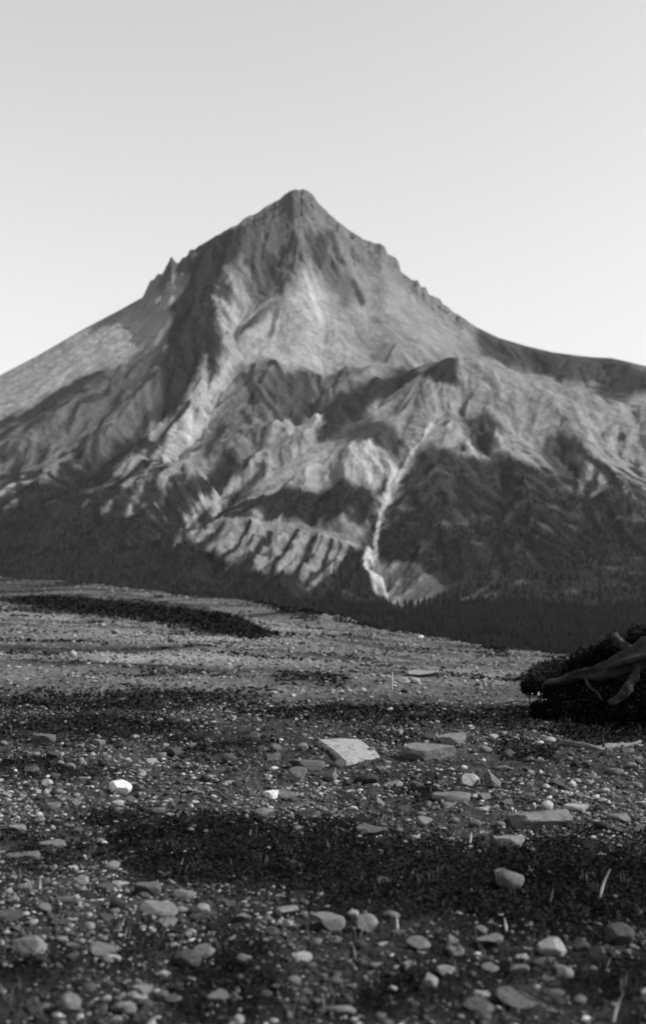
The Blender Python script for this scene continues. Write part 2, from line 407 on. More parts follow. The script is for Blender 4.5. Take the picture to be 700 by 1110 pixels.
# knoll: left face darkened in colour as its shade, pale crest and gravelly front
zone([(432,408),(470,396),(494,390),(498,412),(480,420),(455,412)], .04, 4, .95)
zone([(498,390),(560,405),(700,436),(760,450),(760,560),(690,560),(640,510),(560,500),(520,500),(500,460),(505,420)], .25, 7, .9)
zone([(512,352),(560,370),(620,384),(700,396),(900,430),(900,470),(700,430),(600,412),(560,398),(520,380)], .085, 6, .92)
zone([(640,430),(665,410),(700,400),(700,428),(670,436)], .055, 5, .9)
zone([(360,460),(400,445),(440,470),(430,488),(390,480),(365,478)], .085, 6, .9)
zone([(500,450),(525,448),(540,470),(530,495),(508,490)], .085, 5, .9)
zone([(590,470),(625,485),(640,510),(610,530),(590,505)], .10, 6, .85)
streak([(455,470),(480,462),(505,482),(520,500)], 4, .27)
streak([(620,490),(660,525),(690,570)], 4, .07)
# wooded slopes
wood_polys = [
 ([(418,560),(440,512),(465,480),(500,500),(540,505),(600,520),(640,540),(700,560),(900,560),(900,740),(560,740),(560,690),(510,665),(440,640),(415,600)], .072),
 ([(248,540),(290,530),(400,522),(405,556),(385,563),(330,560),(262,556),(245,550)], .05),
 ([(-400,560),(0,560),(90,565),(170,590),(230,612),(300,640),(430,655),(520,670),(560,740),(-400,740)], .04),
 ([(350,640),(375,610),(395,590),(398,612),(420,645),(405,658)], .07)]
for p_, v_ in wood_polys: zone(p_, v_, 7, .93)
zone([(0,545),(100,545),(180,565),(180,590),(90,575),(0,570)], .085, 8, .6)
zone([(560,570),(620,560),(640,600),(590,635),(565,610)], .10, 8, .55)
zone([(610,590),(660,570),(700,600),(690,640),(640,640)], .10, 8, .45)
zone([(470,620),(520,600),(520,640),(480,650)], .06, 8, .5)
streak([(495,560),(520,590),(540,600)], 4, .10); streak([(560,560),(570,590),(555,605)], 3, .13)
streak([(520,665),(560,670),(620,680)], 3, .08)
# mound, eroded spurs and the stream's gravel
zone([(290,500),(320,480),(375,472),(405,488),(420,508),(405,522),(340,528),(295,530),(255,540)], .27, 6, .8)
zone([(375,480),(405,484),(424,508),(410,522),(380,505)], .32, 5, .8)
zone([(215,556),(262,560),(380,566),(398,570),(392,590),(350,635),(290,622),(250,605),(205,580)], .235, 5, .9)
for k_, (a_, b_, c_, d_) in enumerate(SPUR): streak([(a_+9, b_+8), ((a_+c_)/2+11, (b_+d_)/2+4), (c_+9, d_+2)], (3, 5, 2.5, 4)[k_ % 4], .07)
zone([(300,568),(345,562),(395,572),(360,582)], .13, 5, .5)
streak([(500,425),(470,458)], 2.2, .26, None, .7); streak([(470,458),(450,485),(432,508)], 2.6, .31); streak([(432,508),(413,545),(408,572),(407,600)], 3.0, .34); streak([(413,500),(432,508),(418,535)], 6, .32)
streak([(400,596),(398,612),(412,632)], 7, .37); streak([(412,632),(438,656)], 4, .29)
zone([(415,605),(440,612),(478,628),(484,640),(455,652),(432,645),(418,625)], .24, 4, .85)
zone([(495,660),(512,640),(535,640),(520,650),(512,664)], .20, 4, .8); streak([(485,640),(500,636)], 3, .2)
tone = np.where(Yg < 1950, .05+.015*fbm(Xg/60, Yg/60, 3, 9), tone)
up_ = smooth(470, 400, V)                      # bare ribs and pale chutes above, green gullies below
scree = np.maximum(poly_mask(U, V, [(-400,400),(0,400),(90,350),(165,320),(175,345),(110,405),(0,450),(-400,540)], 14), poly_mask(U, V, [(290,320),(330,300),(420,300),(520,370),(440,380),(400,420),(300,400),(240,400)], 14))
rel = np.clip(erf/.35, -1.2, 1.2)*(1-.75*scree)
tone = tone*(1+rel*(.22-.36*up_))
vegn = fbm(Xg/90, Yg/90, 5, 240, .6)+.5*rel*(-1)
veg = smooth(.05, .35, vegn+.9*(smooth(455, 600, V)-.42)+.15*smooth(560, 700, U)*smooth(430, 500, V)+.35*smooth(240, 40, U)*smooth(470, 550, V))*(1-np.clip((tone-.24)/.08, 0, 1))
bare = np.maximum(poly_mask(PXM, PYM, [(205,550),(262,562),(398,568),(392,592),(352,642),(300,632),(215,600),(195,580)], 6), poly_mask(PXM, PYM, [(408,600),(440,610),(486,630),(486,644),(435,660),(400,640)], 5)*.55)
bare = np.maximum(bare, poly_mask(PXM, PYM, [(285,500),(320,480),(375,470),(405,486),(424,508),(405,524),(340,530)], 6))
tone = tone*(1-.62*veg*(1-bare))
hole = smooth(.12, .42, fbm(Xg/70, Yg/70, 4, 250, .6))*(U > 425)*(V < 650)*(V > 520)
tone = tone+hole*np.clip(.15-tone, 0, 1)*.8
tone = .080*(np.maximum(tone, .01)/.18)**2.05
tone = np.clip(tone*(1+.3*fbm(Xg/38, Yg/38, 4, 222, .6)), .008, .6)
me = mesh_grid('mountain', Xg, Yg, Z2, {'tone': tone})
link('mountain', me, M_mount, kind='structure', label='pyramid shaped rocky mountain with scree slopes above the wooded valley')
look2 = make_lookup(sa, ya, Z2)

# the woods in the valley and on the lower slopes: one mass
def forest():
    cand = 150000
    D = RNG.uniform(1150, 3100, cand)**1.0; s = RNG.uniform(-.42, .42, cand)
    fi = np.interp(D, ya, np.arange(len(ya))); fj = np.interp(s, sa, np.arange(len(sa)))
    i0 = fi.astype(int); j0 = fj.astype(int)
    z = Z2[i0, j0]*(1-(fi-i0))+Z2[np.minimum(i0+1, len(ya)-1), j0]*(fi-i0)
    u = U[i0, j0]; v = V[i0, j0]; tn = .18*(tone[i0, j0]/.080)**(1/2.05)
    x = s*D
    m = (D < 2050) | (tn < .075)
    dens = np.where(D < 2050, .62, .42)*(1+.9*fbm(x/120, D/120, 3, 300))
    dens = dens*np.where(D < 2050, smooth(-.5, .1, fbm(x/200, D/90, 3, 310)), 1)
    m &= RNG.random(cand) < dens
    x, D, z = x[m], D[m], z[m]; n_ = len(x)
    h = 4+11*RNG.random(n_)**1.6; h = h*(1+.5*fbm(x/90, D/90, 2, 320))*np.where(D < 2050, 1.15, .8); r = h*RNG.uniform(.17, .27, n_)
    ks = 5
    # every conifer: two stacked ragged cones
    tv = []; 
    ang = np.linspace(0, 2*math.pi, ks, endpoint=False)[None]+RNG.uniform(0, 6, n_)[:, None]
    for zb, zt, rr in ((.08, .66, 1.), (.42, 1., .66)):
        jr = RNG.uniform(.75, 1.2, (n_, ks))
        ring = np.stack([x[:, None]+np.cos(ang)*r[:, None]*rr*jr, D[:, None]+np.sin(ang)*r[:, None]*rr*jr, np.repeat((z+h*zb-1)[:, None], ks, 1)], -1)
        top = np.stack([x, D, z+h*zt-1], -1)[:, None]
        tv.append(np.concatenate([ring, top], 1))
    V_ = np.concatenate(tv, 1)
    f = []
    for b in (0, ks+1): f += [(b+i, b+(i+1) % ks, b+ks) for i in range(ks)]
    f = np.array(f); nv = 2*(ks+1)
    Fc = (f[None]+np.arange(n_)[:, None, None]*nv).reshape(-1, 3)
    me = bpy.data.meshes.new('forest'); fill(me, V_.reshape(-1, 3), Fc)
    return link('forest', me, M_conifer, kind='stuff', label='dark conifer woods covering the valley and foot of the mountain', category='forest')
forest()

# ------------------------------------------------------------------ THE STONY FLAT
EDGE = np.array([(-200,617,100),(0,626,92),(100,633,85),(200,645,76),(300,655,68),(350,664,62),(400,678,54),(470,692,46),(540,704,40),(600,710,37),(700,716,35),(900,722,33)])
es = np.array([ray(u, v) for u, v, _ in EDGE]); eY = EDGE[:, 2]
def edge(s): return np.interp(s, es[:, 0], eY), np.interp(s, es[:, 0], es[:, 1])
MATS_SHADE = [  # low dark shrub mats, partly standing in for shade: photograph pixels
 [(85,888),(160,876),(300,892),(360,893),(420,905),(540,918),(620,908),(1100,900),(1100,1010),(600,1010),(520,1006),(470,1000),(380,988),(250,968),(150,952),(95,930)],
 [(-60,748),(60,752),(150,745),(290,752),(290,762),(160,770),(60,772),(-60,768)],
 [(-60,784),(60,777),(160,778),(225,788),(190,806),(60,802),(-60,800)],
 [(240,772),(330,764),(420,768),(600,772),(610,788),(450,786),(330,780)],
 [(0,650),(60,645),(150,652),(230,662),(262,672),(298,690),(270,692),(200,681),(150,671),(80,664),(20,656)],  # shaded bank at the far left, darkened like a mat
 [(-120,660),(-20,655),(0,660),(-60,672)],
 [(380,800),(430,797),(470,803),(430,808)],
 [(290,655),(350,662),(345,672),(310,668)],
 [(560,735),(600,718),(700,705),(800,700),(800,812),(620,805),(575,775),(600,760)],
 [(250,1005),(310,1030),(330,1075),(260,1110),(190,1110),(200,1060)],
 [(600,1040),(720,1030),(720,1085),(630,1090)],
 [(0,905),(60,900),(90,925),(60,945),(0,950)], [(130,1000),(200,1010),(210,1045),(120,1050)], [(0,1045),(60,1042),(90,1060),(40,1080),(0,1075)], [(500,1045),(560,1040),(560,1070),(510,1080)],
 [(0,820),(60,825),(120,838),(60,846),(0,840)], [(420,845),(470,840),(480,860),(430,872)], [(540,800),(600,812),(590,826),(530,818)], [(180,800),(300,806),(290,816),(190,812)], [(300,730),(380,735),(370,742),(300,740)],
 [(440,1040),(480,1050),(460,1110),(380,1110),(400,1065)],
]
def gz_base(x, Y):
    s = x/np.maximum(Y, 1e-3); s = np.clip(s, -.4, .4)
    e, te = edge(s); ze = EYE+te*e
    q = np.clip((Y-9)/(e-9), 0, 1.0)
    z = ze*q**1.35
    z = z-.9*np.exp(-(((Y-.78*e)/(.07*e))**2))*smooth(.05, -.12, s)*.8        # old channel below the far edge, left
    over = np.maximum(Y-e, 0)
    z = z-np.where(over > 0, 66*smooth(0, 230, over)+over*.06, 0)
    return np.where(Y < 1, 0, z)
th = np.concatenate([np.linspace(-math.pi, -.62, 60, endpoint=False), np.linspace(-.62, -.30, 50, endpoint=False), np.linspace(-.30, .30, 620), np.linspace(.302, .62, 50), np.linspace(.64, math.pi, 60)])
rr = np.concatenate([[0.05], np.geomspace(.6, 3.6, 24), np.geomspace(3.65, 110, 560), np.geomspace(112, 420, 40)])
TH, RR = np.meshgrid(th, rr)
GX = RR*np.sin(TH); GY = RR*np.cos(TH)
GZ = gz_base(GX, GY)
GS = GX/np.maximum(GY, .5); GT = (GZ-EYE)/np.maximum(GY, .5)
GU, GV = pix(np.clip(GS, -3, 3), np.clip(GT, -3, 3))
GU = np.where(GY < .5, -9999, GU)
def mats_shade_mask(u, v, x, y):
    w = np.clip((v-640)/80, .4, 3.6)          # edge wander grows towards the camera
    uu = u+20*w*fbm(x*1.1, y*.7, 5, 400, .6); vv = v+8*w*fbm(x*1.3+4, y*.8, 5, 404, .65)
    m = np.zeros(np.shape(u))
    for k, p in enumerate(MATS_SHADE): m = np.maximum(m, poly_mask(uu, vv, p, 6 if k == 4 else np.clip(7*w, 5, 22))*(1. if k in (0, 4, 8) else .75))
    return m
MM = mats_shade_mask(GU, GV, GX, GY)
near = np.clip(1-RR/120, 0, 1)
det = .07*fbm(GX*.9, GY*.9, 4, 500)+.035*fbm(GX*5, GY*5, 4, 510, .6, True)*(RR < 60)+.008*fbm(GX*22, GY*22, 3, 520)*(RR < 25)
big = .24*fbm(GX/6, GY/4, 4, 530, .6)*smooth(6, 20, RR)
fl = 1-smooth(90, 140, RR)
GZ = GZ+(det+big)*np.where(RR < 1, 0, 1)*fl
gt = .035+.018*fbm(GX*.5, GY*.5, 4, 540)+.03*fbm(GX*3, GY*3, 3, 545)
pale_gravel = smooth(770, 735, GV)*smooth(640, 690, GV+20)  # paler gravel across the middle distance
gt = gt+.055*pale_gravel
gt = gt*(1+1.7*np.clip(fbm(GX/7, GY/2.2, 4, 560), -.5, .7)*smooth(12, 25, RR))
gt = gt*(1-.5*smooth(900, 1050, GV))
gt = gt*(1-MM*.74)  # soil darkened under the mats and where they stand for shade
e_, _ = edge(np.clip(GS, -.4, .4))
gt = np.where(RR > e_*1.03, .045, gt)
gt = np.clip(gt, .005, .4)
link('ground', mesh_grid('ground', GX, GY, GZ, {'tone': gt}), M_ground, kind='structure', label='stony flat with patches of low dark plants and painted shade')
thA, rA = th, rr
def gz(x, y):
    x = np.asarray(x, float); y = np.asarray(y, float)
    r = np.hypot(x, y); t = np.arctan2(x, y)
    fi = np.interp(r, rA, np.arange(len(rA))); fj = np.interp(t, thA, np.arange(len(thA)))
    i = np.minimum(fi.astype(int), len(rA)-2); j = np.minimum(fj.astype(int), len(thA)-2); a = fi-i; b = fj-j
    return (GZ[i, j]*(1-a)+GZ[i+1, j]*a)*(1-b)+(GZ[i, j+1]*(1-a)+GZ[i+1, j+1]*a)*b
def place(u, v):
    """where the photograph's pixel meets the ground"""
    s, t = ray(u, v)
    Ys = np.geomspace(3, 130, 900); zz = gz(s*Ys, Ys); d = EYE+t*Ys-zz
    k = np.argmax(d <= 0) if (d <= 0).any() else len(Ys)-1
    return s*Ys[k], Ys[k], float(zz[k])

# ------------------------------------------------------------------ stones
import bmesh
def stone_mesh(kind, seed, sub=4):
    r = np.random.default_rng(seed)
    bm = bmesh.new(); bmesh.ops.create_icosphere(bm, subdivisions=sub, radius=1)
    co = np.array([v.co[:] for v in bm.verts])
    ncut = {'flat': 7, 'angular': 7, 'rounded': 13}[kind]; lo = {'flat': .34, 'angular': .30, 'rounded': .68}[kind]
    for k in range(ncut):                       # planes that chip the block
        nrm = r.normal(size=3); nrm /= np.linalg.norm(nrm); d = r.uniform(lo, .92)
        if kind == 'flat' and k == 0: nrm = np.array([.05, .03, 1.]); nrm /= np.linalg.norm(nrm); d = .42
        if kind == 'flat' and k == 1: nrm = np.array([0, 0, -1.]); d = .42
        p = co@nrm; ex_ = np.maximum(p-d, 0); co = co-ex_[:, None]*nrm*.985
    co += .05*np.stack([fbm(co[:, 0]*2.6+seed, co[:, 1]*2+co[:, 2]*2.3, 3, seed+k) for k in range(3)], -1)
    co /= np.abs(co).max(0)*2                   # unit box
    for v, c in zip(bm.verts, co): v.co = c
    for f in bm.faces: f.smooth = False
    me = bpy.data.meshes.new(kind+'_stone'); bm.to_mesh(me); bm.free(); return me
VAR = {k: [stone_mesh(k, 10*i+s) for i in range(1, 7)] for k, s in (('flat', 1), ('angular', 2), ('rounded', 3))}
MESHC = {}
def stone(u, v, w, h, shape, tone_, label, name='stone', cat='stone', group=None, tilt=None, rz=None, sink=.2, deep=None, var=None):
    """u, v: the pixel of its foot; w, h: its size in the photograph's pixels"""
    x, y, z = place(u, v); k = y/F
    sw = w*k; sh = h*k
    dep = deep if deep is not None else (sw*random.uniform(.7, 1.))
    view = math.atan2(EYE-z, y)                          # how steeply we look down on it
    hh = max(.22*sw, (sh-dep*math.sin(view)*.8)/math.cos(view))
    i = random.randrange(6) if var is None else var
    key = (shape, i, tone_)
    if key not in MESHC:
        m = VAR[shape][i].copy(); m.materials.clear(); m.materials.append(M_st[tone_]); MESHC[key] = m
    o = link(name, MESHC[key], label=label, category=cat)
    if group: o['group'] = group
    o.scale = (sw, dep, hh*(1+sink))
    rz = random.choice((0, math.pi))+random.uniform(-.35, .35) if rz is None else rz
    tl = (random.uniform(-.05, .2), random.uniform(-.16, .16)) if tilt is None else tilt
    o.rotation_euler = (tl[0], tl[1], rz)
    yc = y+dep*.42; o.location = (x, yc, float(gz(x, yc))+hh*(1+sink)*(.5-sink))
    return o
LM = [  # u, v(foot), w, h, shape, tone, label, short name
 (128,861,27,17,'rounded','white','bright white rounded stone lying alone left of the pale slab','the bright white stone'),
 (294,867,17,9,'flat','white','small bright white flat stone below the left end of the pale slab','the small bright stone'),
 (509,854,24,17,'rounded','pale','pale hump-backed stone perched on a grey ledge right of the slab','the hump-backed stone'),
 (490,870,44,9,'flat','grey','flat grey ledge stone under the pale hump-backed stone',None),
 (468,824,64,12,'flat','grey','long flat grey stone right of the pale slab','the long flat stone'),
 (492,808,36,9,'flat','grey','small flat grey stone just behind the long flat stone',None),
 (332,836,42,9,'flat','grey','flat dull stone in front of the left end of the pale slab',None),
 (404,906,36,16,'angular','grey','grey wedge shaped stone at the upper edge of the wide dark patch','the grey wedge stone'),
 (588,900,78,13,'flat','grey','longest flat grey stone above the dark patch on the right','the longest flat stone'),
 (556,920,38,11,'flat','grey','flat grey stone at the dark patch just left below the longest flat stone',None),
 (630,882,34,11,'flat','pale','pale flat stone right of and behind the longest flat stone',None),
 (675,893,28,9,'flat','grey','flat grey stone near the right edge behind the dark patch',None),
 (600,1038,31,26,'rounded','pale','large pale rounded stone below the dark patch on the right','the large pale rounded stone'),
 (613,1062,19,16,'rounded','grey','grey rounded stone just below the large pale rounded stone',None),
 (568,1098,56,26,'angular','grey','large grey block at the bottom edge right of centre','the large bottom block'),
 (29,1038,38,27,'angular','grey','broad square grey stone near the left edge','the square grey stone'),
 (112,1038,32,22,'angular','grey','dull triangular stone right of the broad square grey stone',None),
 (220,991,18,13,'rounded','pale','small pale rounded stone below the left half of the dark patch','the small pale rounded stone'),
 (200,978,26,11,'flat','grey','flat grey stone touching the dark patch above the small pale rounded stone',None),
 (158,972,32,17,'flat','grey','wide grey stone under the left end of the dark patch',None),
 (172,996,44,16,'flat','grey','broad flat stone lying between the wide grey stone and the bottom',None),
 (41,966,13,17,'angular','pale','small upright pale stone at the left near the dark patch','the small upright stone'),
 (89,963,13,13,'angular','pale','small pale pointed stone at the left end of the dark patch',None),
 (131,962,22,12,'angular','pale','pale tent shaped stone under the left end of the dark patch','the tent shaped stone'),
 (467,1072,16,18,'rounded','pale','small pale stone standing at the bottom between two dark mats','the small pale standing stone'),
 (74,1100,24,24,'rounded','grey','rounded grey stone at the bottom left corner','the bottom left rounded stone'),
 (38,1100,20,20,'angular','grey','angular grey stone left of the bottom left rounded stone',None),
 (178,1062,14,11,'rounded','pale','small pale stone in the bottom left quarter','the small bottom left pale stone'),
 (176,1085,15,14,'rounded','grey','small grey stone below the small bottom left pale stone',None),
 (311,1008,17,11,'angular','pale','small pale angular stone under the middle of the dark patch','the small middle pale stone'),
 (310,992,28,11,'flat','grey','dull flat stone under the middle of the dark patch',None),
 (220,1040,24,16,'angular','grey','grey stone resting among rubble left of the low central mat',None),
 (232,1090,30,18,'flat','grey','flat stone at the bottom on the low mat left of centre',None),
 (264,1048,18,13,'rounded','grey','rounded stone in the dark mat left of centre at the bottom',None),
 (530,1032,34,14,'flat','grey','flat grey stone left of the large pale rounded stone',None),
 (488,1022,20,11,'angular','grey','grey angular stone at the lower edge of the dark patch',None),
 (383,998,14,10,'rounded','pale','pale pebble at the lower edge of the dark patch right of centre',None),
 (356,998,12,8,'rounded','pale','pale pebble left of its twin at the lower edge of the dark patch',None),
 (460,735,38,9,'angular','pale','pale jagged stone far back at the edge of the bright gravel','the far jagged stone'),
 (437,742,16,7,'angular','pale','small pale stone left of the far jagged stone',None),
 (577,757,30,9,'flat','pale','pale flat stone left of the dark bush','the flat stone by the bush'),
 (600,766,26,8,'flat','pale','pale ledge stone with its tip under the dark bush',None),
 (546,763,26,8,'angular','grey','grey rubble stone left of the flat stone by the bush',None),
 (597,806,15,8,'rounded','pale','small pale stone left of the pale broken branch',None),
 (655,861,14,9,'angular','pale','small pale stone below the pale broken branch',None),
 (456,693,6,4,'rounded','white','tiny bright stone at the far edge of the flat',None),
 (57,880,22,11,'flat','grey','flat grey stone left of the bright white rounded stone',None),
 (22,935,38,12,'flat','grey','flat grey stone by the left edge above the small upright stone',None),
 (52,922,34,14,'flat','grey','grey slab-like stone between the left edge and the dark patch',None),
 (167,883,24,9,'flat','grey','flat stone at the top left corner of the wide dark patch',None),
]
# the big tilted slab
def slab():
    def cor(u, v, h):
        s_, t_ = ray(u, v); D = (EYE-h-.02)/-t_; return np.array([s_*D, D, h+.01])
    A_, B_, C_, D_ = cor(344, 800, .11), cor(388, 799, .08), cor(413, 819, .03), cor(374, 824, .055)
    top = [A_, (A_+B_)/2+[0, .03, 0], B_, B_*.4+C_*.6+[.03, .02, 0], C_, (C_+D_)/2+[.0, -.015, 0], D_, D_*.45+A_*.55+[.02, 0, 0]]
    ctr = sum(top)/len(top); bm = bmesh.new()
    tv = [bm.verts.new(p-ctr) for p in top]
    mv = [bm.verts.new((p-ctr)*[1.03, 1.03, 1]-[0, 0, .045]) for p in top]
    bv_ = [bm.verts.new((p-ctr)*[.95, .95, 1]-[0, 0, .11]) for p in top]
    n_ = len(top); cv = bm.verts.new((0, 0, .008))
    for i in range(n_): bm.faces.new((tv[i], tv[(i+1) % n_], cv))
    bm.faces.new(bv_[::-1])
    for q0, q1 in ((tv, mv), (mv, bv_)):
        for i in range(n_): bm.faces.new((q0[(i+1) % n_], q0[i], q1[i], q1[(i+1) % n_]))
    bmesh.ops.recalc_face_normals(bm, faces=bm.faces)
    bmesh.ops.bevel(bm, geom=[e for e in bm.edges if cv not in e.verts], offset=.012, segments=2, affect='EDGES')
    bmesh.ops.triangulate(bm, faces=bm.faces); 
    for _ in range(3): bmesh.ops.subdivide_edges(bm, edges=[e for e in bm.edges if e.calc_length() > .035], cuts=1); bmesh.ops.triangulate(bm, faces=bm.faces)
    bm.normal_update()
    for v in bm.verts:
        c = v.co; q = float(fbm(np.array(c.x*9+c.z*7), np.array(c.y*9-c.z*5), 4, 33, .6)); v.co = c+v.normal*(.014*q)-Vector((0, 0, .012*max(0., float(noise(c.x*5+3, c.y*5+1, 8)))))
    me = bpy.data.meshes.new('rock_slab'); bm.to_mesh(me); bm.free()
    o = link('rock_slab', me, stone_mat('slab_stone', .20, .01), label='big pale flat slab tilted towards the camera in the middle of the flat', category='rock slab')
    o.location = ctr
slab()
LMP = [('the big pale slab', 378, 812)]
for (u, v, w, h, sh, tn_, lb, short) in LM:
    stone(u, v, w, h, sh, tn_, lb, group=None)
    if short: LMP.append((short, u, v-h/2))
# the 250 next largest stones: each described by its nearest landmark
taken = [(u, v-h/2, w, h) for u, v, w, h, *_ in LM]+[(378, 812, 75, 30), (345, 815, 20, 20)]
def in_mat(u, v): return any(bool(inside(np.array(float(u)), np.array(float(v)), p)) for p in MATS_SHADE)
def in_bush(u, v): return u > 565 and 705 < v < 815
small = []; tries = 0
while len(small) < 248 and tries < 20000:
    tries += 1
    u = random.uniform(4, 696); v = 1104-(1104-800)*random.random()**.9
    if v > 885 and in_mat(u, v) and random.random() < .97: continue
    if in_mat(u, v) and v < 830: continue
    if in_bush(u, v): continue
    sc_ = (v-640)/260.0
    w = random.lognormvariate(math.log(13.5), .42)*(.35+.75*sc_); w = max(5, min(w, 38))
    if any(abs(u-a) < (w+c)*.45 and abs(v-b) < (w*.7+d)*.45 for a, b, c, d in taken): continue
    sh = random.choice(['flat', 'angular', 'flat', 'angular', 'angular', 'flat', 'angular', 'rounded']); r_ = random.random()
    tn_ = 'dark' if r_ < .35 else 'grey' if r_ < .90 else 'pale'
    h = w*{'flat': .42, 'angular': .65, 'rounded': .75}[sh]*random.uniform(.85, 1.15)
    taken.append((u, v, w, h)); small.append([u, v, w, h, sh, tn_])
def side(du, dv):
    a = math.degrees(math.atan2(-dv, du)) % 360
    return ['right of', 'up and right of', 'behind', 'up and left of', 'left of', 'down and left of', 'in front of', 'down and right of'][int((a+22.5)//45) % 8]
cls = {}
for st in small:
    u, v = st[0], st[1]-st[3]/2
    nm, a, b = min(LMP, key=lambda q: (q[1]-u)**2+(1.6*(q[2]-v))**2)
    dsc = 'dark' if st[5] == 'dark' else st[5]
    key = (dsc, st[4], side(u-a, v-b), nm); cls.setdefault(key, []).append((math.hypot(u-a, 1.6*(v-b)), st))
ORD = ['nearest', 'second nearest', 'third nearest', 'fourth nearest', 'fifth nearest', 'sixth nearest', 'seventh nearest', 'eighth nearest', 'ninth nearest', 'tenth nearest']
for (dsc, sh, sd2, nm), L in cls.items():
    L.sort(key=lambda q: q[0])
    for i, (_, st) in enumerate(L):
        lb = f'small {dsc} {sh} stone {sd2} {nm}' if len(L) == 1 else f'small {dsc} {sh} stone, {ORD[i]} {sd2} {nm}'
        stone(*st[:6], lb, group='small stones scattered over the flat')

# gravel: everything smaller, one mass
def gravel():
    ico = bmesh.new(); bmesh.ops.create_icosphere(ico, subdivisions=1, radius=.5)
    bv = np.array([v.co[:] for v in ico.verts]); bf = np.array([[v.index for v in f.verts] for f in ico.faces]); ico.free()
    Xs, Ys, Ws, Tn = [], [], [], []
    for n_, y0, y1, lo, hi in ((70000, 3.6, 9, .009, .04), (48000, 8, 18, .015, .055), (9500, 3.6, 10, .03, .07), (7500, 9, 18, .04, .10), (30000, 17, 45, .03, .12), (10000, 40, 95, .06, .20), (900, 18, 90, .12, .26)):
        y = np.sqrt(RNG.uniform(y0**2, y1**2, n_)); x = RNG.uniform(-1, 1, n_)*(.34*y+2.2)
        w = lo*(hi/lo)**(RNG.random(n_)**1.7)
        Xs.append(x); Ys.append(y); Ws.append(w)
    x = np.concatenate(Xs); y = np.concatenate(Ys); w = np.concatenate(Ws)
    z = gz(x, y); u, v = pix(x/y, (z-EYE)/y)
    mk = mats_shade_mask(u, v, x, y)
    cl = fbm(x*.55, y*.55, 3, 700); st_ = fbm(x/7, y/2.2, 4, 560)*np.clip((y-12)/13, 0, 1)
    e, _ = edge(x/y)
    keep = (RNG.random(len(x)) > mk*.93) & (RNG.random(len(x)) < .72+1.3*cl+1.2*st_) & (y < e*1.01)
    x, y, w, z = x[keep], y[keep], w[keep], z[keep]; vv = v[keep]; st_ = st_[keep]; cl = cl[keep]; n_ = len(x)
    hh = w*RNG.uniform(.18, .6, n_); dd = w*RNG.uniform(.45, 1., n_); w = w*1.1
    jit = bv[None]*(1+RNG.uniform(-.42, .36, (n_, 12, 3)))
    jit = jit*np.stack([w, dd, hh], -1)[:, None]
    a = RNG.uniform(0, 2*math.pi, n_); tx = RNG.normal(0, .34, n_)
    c, s = np.cos(tx)[:, None], np.sin(tx)[:, None]
    j1 = jit[..., 1]*c-jit[..., 2]*s; j2 = jit[..., 1]*s+jit[..., 2]*c
    c, s = np.cos(a)[:, None], np.sin(a)[:, None]
    X = jit[..., 0]*c-j1*s+x[:, None]; Y = jit[..., 0]*s+j1*c+y[:, None]; Zz = j2+(z+hh*.28)[:, None]
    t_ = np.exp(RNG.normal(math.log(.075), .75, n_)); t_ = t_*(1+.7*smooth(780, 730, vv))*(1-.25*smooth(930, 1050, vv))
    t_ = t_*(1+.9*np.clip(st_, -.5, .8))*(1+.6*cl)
    t_ = np.where(RNG.random(n_) < .006, .30, np.minimum(t_, .30))
    t_ = np.where(y > 15, .085+(t_-.085)*.75, t_)
    t_ = np.clip(t_, .03, .5)
    me = bpy.data.meshes.new('gravel')
    fill(me, np.stack([X, Y, Zz], -1).reshape(-1, 3), (bf[None]+np.arange(n_)[:, None, None]*12).reshape(-1, 3))
    at = me.attributes.new('tone', 'FLOAT', 'POINT'); at.data.foreach_set('value', np.repeat(t_, 12).astype(np.float32))
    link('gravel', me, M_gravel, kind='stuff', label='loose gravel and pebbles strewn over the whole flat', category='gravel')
gravel()

